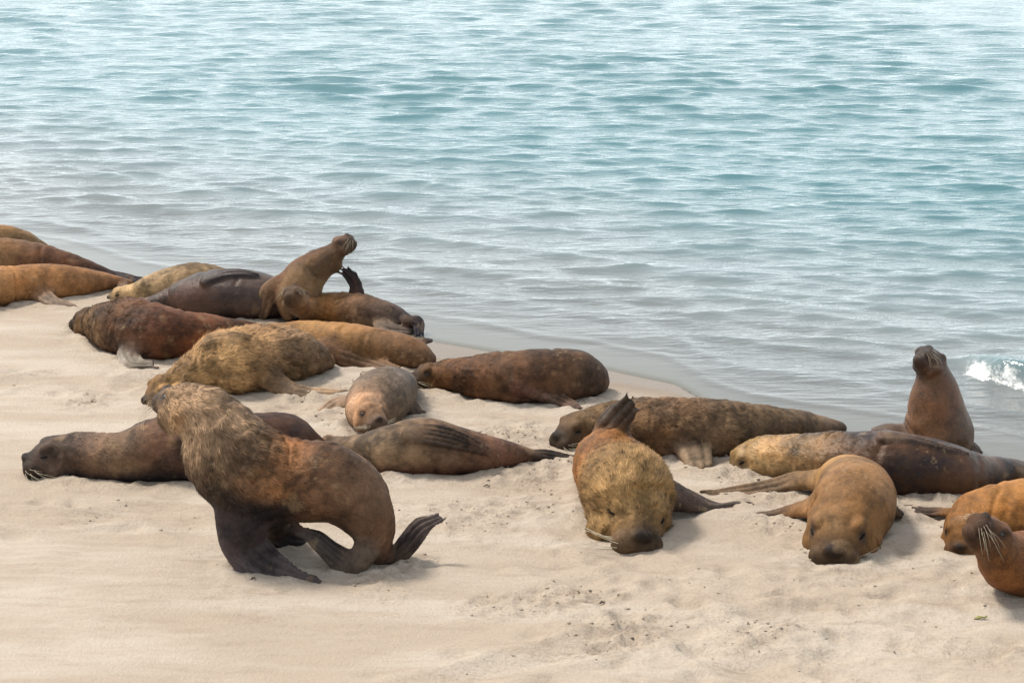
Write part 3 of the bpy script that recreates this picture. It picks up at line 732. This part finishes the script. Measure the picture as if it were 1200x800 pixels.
    dist = float(np.linalg.norm(C[n // 3] - CAMP)); md.voxel_size = .0118 if dist < 17 else .0140
    dg = bpy.context.evaluated_depsgraph_get(); ev = ob.evaluated_get(dg); em = ev.to_mesh()
    nv_, nf = len(em.vertices), len(em.polygons)
    V = np.empty(nv_ * 3, np.float32); em.vertices.foreach_get('co', V); V = V.reshape(-1, 3).astype(float)
    E = np.empty(len(em.edges) * 2, np.int32); em.edges.foreach_get('vertices', E); E = E.reshape(-1, 2)
    F = np.empty(len(em.loops), np.int32); em.loops.foreach_get('vertex_index', F); F = F.reshape(-1, 4)
    ev.to_mesh_clear(); bpy.data.objects.remove(ob); bpy.data.meshes.remove(me)
    Vs = laplacian(V, E, nv_, 3); Vm = laplacian(Vs, E, nv_, 12, .6); Vn = laplacian(Vm, E, nv_, 130, .6)
    k_ = np.zeros(nv_)
    for lb in L['limbs']:
        for q, w_ in ((lb['N'][0], lb['W'][0]), (lb['N'][0] * .4 + lb['N'][1] * .6, lb['W'][1])):
            if 'norms' not in lb: k_ = np.maximum(k_, sstep(w_ * 1.7 + .04, w_ * .8, np.linalg.norm(Vs - q, axis=1)))
    dh = np.linalg.norm(Vs - hc, axis=1) / hs; ah = ((Vs - hc) @ fx) / hs
    kh = sstep(.72, .40, dh) * sstep(.075, .0, ah)
    V = Vs * (1 - k_[:, None]) + Vm * k_[:, None]
    V = V * (1 - kh[:, None]) + Vn * kh[:, None]
    # --- transfer skeleton attributes
    SP = np.array(S['p']); SR = np.array(S['r']); SC = np.array(S['c']); SF = np.array(S['fur']); ST = np.array(S['t']); SU = np.array(S['up']); SS = np.array(S['s']); SCB = np.array(S['cb'])
    coat = np.zeros((nv_, 3)); furl = np.zeros(nv_); jall = np.zeros(nv_, int); tang = np.zeros((nv_, 3)); flow = np.zeros((nv_, 3))
    for a in range(0, nv_, 4000):
        v = V[a:a + 4000]
        dv = v[:, None, :] - SP[None]; dd = np.sqrt((dv ** 2).sum(-1))
        q = (dd - SR[None]) / np.minimum(SR, .07)[None]
        q = q - q.min(1, keepdims=True); wgt = np.exp(-q * 3.2); wgt /= wgt.sum(1, keepdims=True)
        cosu = ((dv / (dd[..., None] + 1e-6)) * SU[None]).sum(-1)
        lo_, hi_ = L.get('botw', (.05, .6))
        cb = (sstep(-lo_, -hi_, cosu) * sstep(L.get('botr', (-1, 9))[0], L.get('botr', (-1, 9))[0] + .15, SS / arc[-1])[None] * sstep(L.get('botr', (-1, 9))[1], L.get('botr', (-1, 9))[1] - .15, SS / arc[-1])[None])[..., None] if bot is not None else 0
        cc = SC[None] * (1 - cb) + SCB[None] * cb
        if top is not None: cc = cc * (1 - sstep(.72, .92, cosu)[..., None] * .8) + top * sstep(.72, .92, cosu)[..., None] * .8
        coat[a:a + 4000] = (wgt[..., None] * cc).sum(1); furl[a:a + 4000] = wgt @ SF; tang[a:a + 4000] = wgt @ ST
        j = q.argmin(1); jall[a:a + 4000] = j; vj = v - SP[j]
        flow[a:a + 4000, 0] = wgt @ SS
        ax = nrm(np.cross(ST[j], SU[j])); flow[a:a + 4000, 1] = np.arctan2((vj * ax).sum(1), (vj * SU[j]).sum(1)) * SR[j]
    # --- folds, lumps, mottling
    Nn, _ = vnormals(V, F)
    trunk = jall < n; R_ = SR[jall]
    if 'plane' not in L:
        hg = (V[:, 2] - base_gz(V[:, 0], V[:, 1])) / (2 * R_); out = V - SP[jall]; out[:, 2] = 0
        V = V + nrm(out) * (trunk * .11 * R_ * np.exp(-(np.maximum(hg, 0) / .22) ** 2))[:, None]
    for kx in range(5):                                     # skin creases behind neck and shoulder
        sc = arc[-1] * (.14 + .13 * kx + .05 * r.random()); u_ = flow[:, 0] - sc + .05 * fbm(V * 5, 2, 200 + idx + kx)
        ext = trunk * sstep(.0, .4, fbm(V * 2.6 + kx * 7, 2, 230 + idx)) * (.5 + r.random())
        V = V + Nn * (ext * (.0 if 'plane' in L and kx in (0, 3, 4) else 1.0) * (-.009 * np.exp(-(u_ / .018) ** 2) + .006 * np.exp(-((u_ - .05) / .04) ** 2) + .006 * np.exp(-((u_ + .05) / .04) ** 2)))[:, None]
    LF = np.array(LF); isl = jall >= nbase; lf = LF[np.where(isl, jall - nbase, 0)]
    uu = np.clip(((V - lf[:, :3]) * lf[:, 3:6]).sum(1) / lf[:, 6], -1.1, 1.1)
    gro = np.abs(np.cos(uu * math.pi * .5 * lf[:, 8] + .25 * noise(V * 9, 7))) ** .7
    gro = gro * sstep(.22, .5, lf[:, 7]) * isl
    V = V + Nn * ((gro - .6 * isl * sstep(.22, .5, lf[:, 7])) * np.minimum(.016, lf[:, 6] * .22))[:, None]
    coat = coat * (1 + .35 * (gro - .45 * isl * sstep(.22, .5, lf[:, 7])))[:, None]
    soft = np.clip(furl / .012, .15, 1)
    V = V + Nn * (soft * (.016 * fbm(V * 4.2, 2, idx) + .006 * fbm(V * np.array([14, 14, 14]), 2, idx + 30)))[:, None]
    wr = np.sin(flow[:, 0] * 55 + 7 * fbm(V * 3.5, 3, idx + 40)) * sstep(.25, .6, fbm(V * 2.9, 2, idx + 50))
    V = V + Nn * (.004 * wr * soft)[:, None]
    if L['fur'] > .02:                                     # tufted mane relief
        tf = fbm(V * 13 + 2.5 * np.column_stack([noise(V * 5, 61), noise(V * 5, 62), noise(V * 5, 63)]), 3, idx + 60)
        V = V + Nn * (np.clip(furl - .01, 0, .05) * .5 * tf)[:, None]
    mt = L.get('mott', .2)
    m1 = fbm(V * 4.2, 3, idx + 70); m2 = fbm(V * 17, 3, idx + 80); m3 = fbm(V * 46, 2, idx + 90)
    coat = coat * (1 + (mt + .12) * 1.1 * np.tanh(m1 * 3.2) + (mt + .08) * 1.1 * m2 + .30 * m3).clip(.35, 1.8)[:, None]
    dust = sstep(.28, .55, fbm(V * 9 + 5, 4, idx + 95)) * sstep(.0, .35, fbm(V * 1.8 + 3, 2, idx + 97)) * (.30 + mt * .9)
    coat = coat * (1 - dust[:, None] * .6) + lin('b39a78', COAT) * (dust * .6)[:, None]
    spk = sstep(.52, .62, fbm(V * 30, 2, idx + 99)) * sstep(.05, .4, fbm(V * 2.2 + 8, 2, idx + 98)) * .4
    coat = coat * (1 - spk[:, None]) + lin('b8a482', COAT) * spk[:, None]
    rufous = sstep(.1, .6, fbm(V * 2.6 + 11, 3, idx + 94))[:, None]
    coat = coat * (1 + rufous * np.array([.14, .02, -.14]))
    coat = coat * np.array([1.07, .97, .86]); lum = coat @ np.array([.35, .5, .15])
    coat = (coat * .97 + lum[:, None] * .03).clip(.006, .7)
    Nn, _ = vnormals(V, F)
    # --- objects
    base = np.array([C[n // 3][0], C[n // 3][1], gz1(C[n // 3][0], C[n // 3][1])])
    root = bpy.data.objects.new('sea_lion', None); COL.objects.link(root); root.location = base; root.empty_display_size = .2
    root['label'] = L['label']; root['category'] = 'sea lion'; root['group'] = 'sea lions hauled out on the beach'
    bm_ = new_mesh('body', V - base, F)
    attr(bm_, 'coat', 'FLOAT_COLOR', np.column_stack([coat, np.ones(nv_)])); attr(bm_, 'flow', 'FLOAT_VECTOR', flow)
    link('body', bm_, MAT_WETCOAT if L.get('wet') else MAT_COAT, root)
    # eyes
    opn = L.get('open', False); ez = np.array([1.0, 1.0, 1.0]) if opn else np.array([1.5, .55, .38])
    for sy in (1, -1):
        q = hw((.112, sy * .106, .042)); j = np.argmin(((V - q) ** 2).sum(1)); er = .019 * hs
        u, v = np.meshgrid(np.linspace(0, 2 * math.pi, 12, endpoint=False), np.linspace(0, math.pi, 8)[1:-1])
        ev_ = np.column_stack([(np.sin(v) * np.cos(u)).ravel(), (np.sin(v) * np.sin(u)).ravel(), np.cos(v).ravel()]); ev_ = np.vstack([ev_, [0, 0, 1], [0, 0, -1]]) * er * (.85 if opn else 1.0)
        fs = [(i * 12 + k, (i + 1) * 12 + k, (i + 1) * 12 + (k + 1) % 12, i * 12 + (k + 1) % 12) for i in range(5) for k in range(12)]
        fs += [(k, (k + 1) % 12, 72) for k in range(12)] + [(60 + (k + 1) % 12, 60 + k, 73) for k in range(12)]
        ey = Nn[j]; ex = nrm(np.cross(uz, ey)); EM = np.column_stack([ex, ey, np.cross(ex, ey)])
        link('eye', new_mesh('eye', (ev_ * ez) @ EM.T + V[j] - Nn[j] * er * (.5 if opn else .25) - base, fs), MAT_EYE if opn else MAT_LID, root)
    # whiskers
    wv, wf = [], []
    for sy in (1, -1):
        for k in range(10):
            row, cl = k % 4, k // 4
            p0 = np.array([.222 - .022 * cl, sy * (.070 + .012 * cl), -.022 - .015 * row])
            ln = (.10 + .09 * r.random()) * (1.0 if hs > 1 else .8)
            d0 = nrm(np.array([.25 - .25 * cl + .1 * r.normal(), sy * 1.0, .10 - .20 * row + .15 * r.normal()])); bend = np.array([-1.1, 0, -.20 - .2 * r.random()])
            pr = None
            for t in np.linspace(0, 1, 5):
                pc = hw(p0 + (d0 * t + bend * t * t * .6) * ln); rw = .0016 * (1 - .7 * t) * hs
                ring = [pc + M @ (np.array([math.cos(a_), 0.3 * math.sin(a_), math.sin(a_)]) * rw) for a_ in (0, 2.1, 4.2)]
                st = len(wv); wv += ring
                if pr is not None: wf += [(pr + a_, pr + (a_ + 1) % 3, st + (a_ + 1) % 3, st + a_) for a_ in range(3)]
                pr = st
    link('whiskers', new_mesh('whiskers', np.array(wv) - base, wf), MAT_WHISK, root, kind='stuff')
    # fur: one slim blade per hair tuft
    fa = np.linalg.norm(np.cross(V[F[:, 2]] - V[F[:, 0]], V[F[:, 3]] - V[F[:, 1]]), axis=1) / 2
    ffur = furl[F].mean(1); fnz = Nn[F].mean(1)[:, 2]
    wgt = fa * (ffur > .004) * (V[F[:, 0], 2] > base[2] - .03) * (fnz > -.75)
    area = wgt.sum(); dens = 9500 if dist < 17 else 7000
    cnt = int(area * dens)
    if cnt > 10:
        fi = r.choice(nf, cnt, p=wgt / area)
        a_, b_ = r.random(cnt)[:, None], r.random(cnt)[:, None]
        q = F[fi]; bil = lambda X: X[q[:, 0]] * (1 - a_) * (1 - b_) + X[q[:, 1]] * a_ * (1 - b_) + X[q[:, 2]] * a_ * b_ + X[q[:, 3]] * (1 - a_) * b_
        p = bil(V); nn_ = nrm(bil(Nn)); tt = bil(tang); col = bil(coat); ln = bil(furl[:, None])[:, 0]
        tt = nrm(tt - nn_ * (tt * nn_).sum(1, keepdims=True))
        clump = np.column_stack([noise(p * 26, 3), noise(p * 26, 4), noise(p * 26, 5)])
        dirv = nrm(tt + .42 * clump + r.normal(0, .16, (cnt, 3)) + np.array([0, 0, -.22]))
        dirv = nrm(dirv - nn_ * (dirv * nn_).sum(1, keepdims=True)) + nn_ * (.10 + .20 * r.random((cnt, 1)) + (.10 * clump[:, :1]))
        ln = np.maximum(ln, .007) * (.55 + .8 * r.random(cnt))
        sd_ = nrm(np.cross(dirv, nn_)); wdt = (.0019 + .0016 * r.random(cnt)) * (1 + ln * 8)
        p0 = p - nn_ * .002
        tri = np.stack([p0 - sd_ * wdt[:, None], p0 + sd_ * wdt[:, None], p0 + dirv * ln[:, None]], 1).reshape(-1, 3)
        br = np.clip(1 + .30 * r.normal(size=cnt) + .30 * clump[:, 1], .35, 1.9)
        col = (col * br[:, None] * 1.08).clip(.006, .75)
        fm = new_mesh('fur', tri - base, np.arange(cnt * 3).reshape(-1, 3))
        attr(fm, 'coat', 'FLOAT_COLOR', np.repeat(np.column_stack([col, np.ones(cnt)]), 3, 0))
        ln_ = nrm(nn_ + .35 * r.normal(size=(cnt, 3)) * .5 + .25 * clump)
        attr(fm, 'lie', 'FLOAT_VECTOR', np.repeat(ln_, 3, 0))
        link('fur', fm, MAT_FUR, root, kind='stuff'); FUR_TOTAL[0] += cnt
    return nv_
tot = 0
for i, L in enumerate(LIONS): tot += build_lion(L, i)
print('lions', round(time.time() - T0, 1), 'verts', tot, 'fur', FUR_TOTAL[0])

# ------------------------------------------------------------------ loose clods of turned-up sand
def build_clods():
    r = np.random.default_rng(3)
    sv = np.empty(len(sand_obj.data.vertices) * 3, np.float32); sand_obj.data.vertices.foreach_get('co', sv); sv = sv.reshape(-1, 3)
    ch = np.empty(len(sv), np.float32); sand_obj.data.attributes['churn'].data.foreach_get('value', ch)
    ok = (np.abs(sv[:, 0]) < 6) & (sv[:, 1] > 10.7) & (sv[:, 1] < 24)
    w = np.where(ok, np.clip(ch - .22, 0, 1) ** 1.5 + .0008, 0); n = 1300
    k = r.choice(len(sv), n, p=w / w.sum())
    oc = np.array([(1, 0, 0), (0, 1, 0), (-1, 0, 0), (0, -1, 0), (0, 0, 1), (0, 0, -1)], float); of = np.array([(0, 1, 4), (1, 2, 4), (2, 3, 4), (3, 0, 4), (1, 0, 5), (2, 1, 5), (3, 2, 5), (0, 3, 5)])
    sz = .005 + .009 * r.random((n, 1, 1)) ** 2.5
    V = oc[None] * sz * (.6 + .8 * r.random((n, 6, 1))) * np.array([1.3, 1.0, .75]) + (sv[k] + np.column_stack([r.normal(0, .01, (n, 2)), np.zeros(n)]))[:, None, :] + np.array([0, 0, .003])
    F = (of[None] + (np.arange(n) * 6)[:, None, None]).reshape(-1, 3)
    me = new_mesh('sand_clods', V.reshape(-1, 3), F, True)
    attr(me, 'wet', 'FLOAT', np.full(n * 6, .05)); attr(me, 'churn', 'FLOAT', np.full(n * 6, .5))
    link('sand_clods', me, MAT_SAND, kind='stuff', label='small loose clods of sand scattered over the trodden beach', category='sand')
build_clods()

# ------------------------------------------------------------------ scraps of weed washed up on the sand
MAT_WEED, MAT_DRY = plain('fresh_weed', (0.16, 0.15, 0.035), .6), plain('dry_weed', (0.045, 0.035, 0.028), .8)
def scrap(px, py, ln, wd, ang, mat, label):
    p = at_h(px, py, 0); r = np.random.default_rng(int(px)); m = 9; V = []; F = []
    dg = bpy.context.evaluated_depsgraph_get()
    hit = sand_obj.ray_cast(Vector((p[0], p[1], 5)), Vector((0, 0, -1)))
    base = np.array(hit[1]) if hit[0] else p
    for i in range(m):
        t = i / (m - 1); a = ang + .9 * math.sin(t * 3 + px); w = wd * math.sin(math.pi * (.08 + .88 * t)) * (.7 + .5 * r.random())
        c = np.array([(t - .5) * ln * math.cos(ang) + .15 * ln * math.sin(t * 4), (t - .5) * ln * math.sin(ang), .004 + .012 * math.sin(t * 5) ** 2])
        sd_ = np.array([-math.sin(a), math.cos(a), .35 * math.sin(t * 7)])
        V += [c - sd_ * w, c + sd_ * w, c + sd_ * w + (0, 0, .004), c - sd_ * w + (0, 0, .004)]
        if i:
            b = 4 * i
            for k in range(4): F.append((b - 4 + k, b - 4 + (k + 1) % 4, b + (k + 1) % 4, b + k))
    F += [(3, 2, 1, 0), (4 * m - 4, 4 * m - 3, 4 * m - 2, 4 * m - 1)]
    o = link('seaweed_scrap', new_mesh('seaweed_scrap', np.array(V), F), mat, label=label, category='seaweed', group='weed scraps on the sand')
    o.location = base
scrap(1150, 726, .10, .014, .2, MAT_WEED, 'small yellowish green weed scrap on the sand below the chin-lifting sea lion')
scrap(297, 682, .055, .009, 1.0, MAT_DRY, "dark dry weed scrap on the sand near the striding bull's front flipper")
scrap(706, 704, .045, .009, .4, MAT_DRY, 'dark dry weed scrap on open sand below the face-on sleeping bull')
scrap(571, 571, .06, .008, -.3, MAT_DRY, 'dark dry weed scrap just below the sea lion rolled on its side')
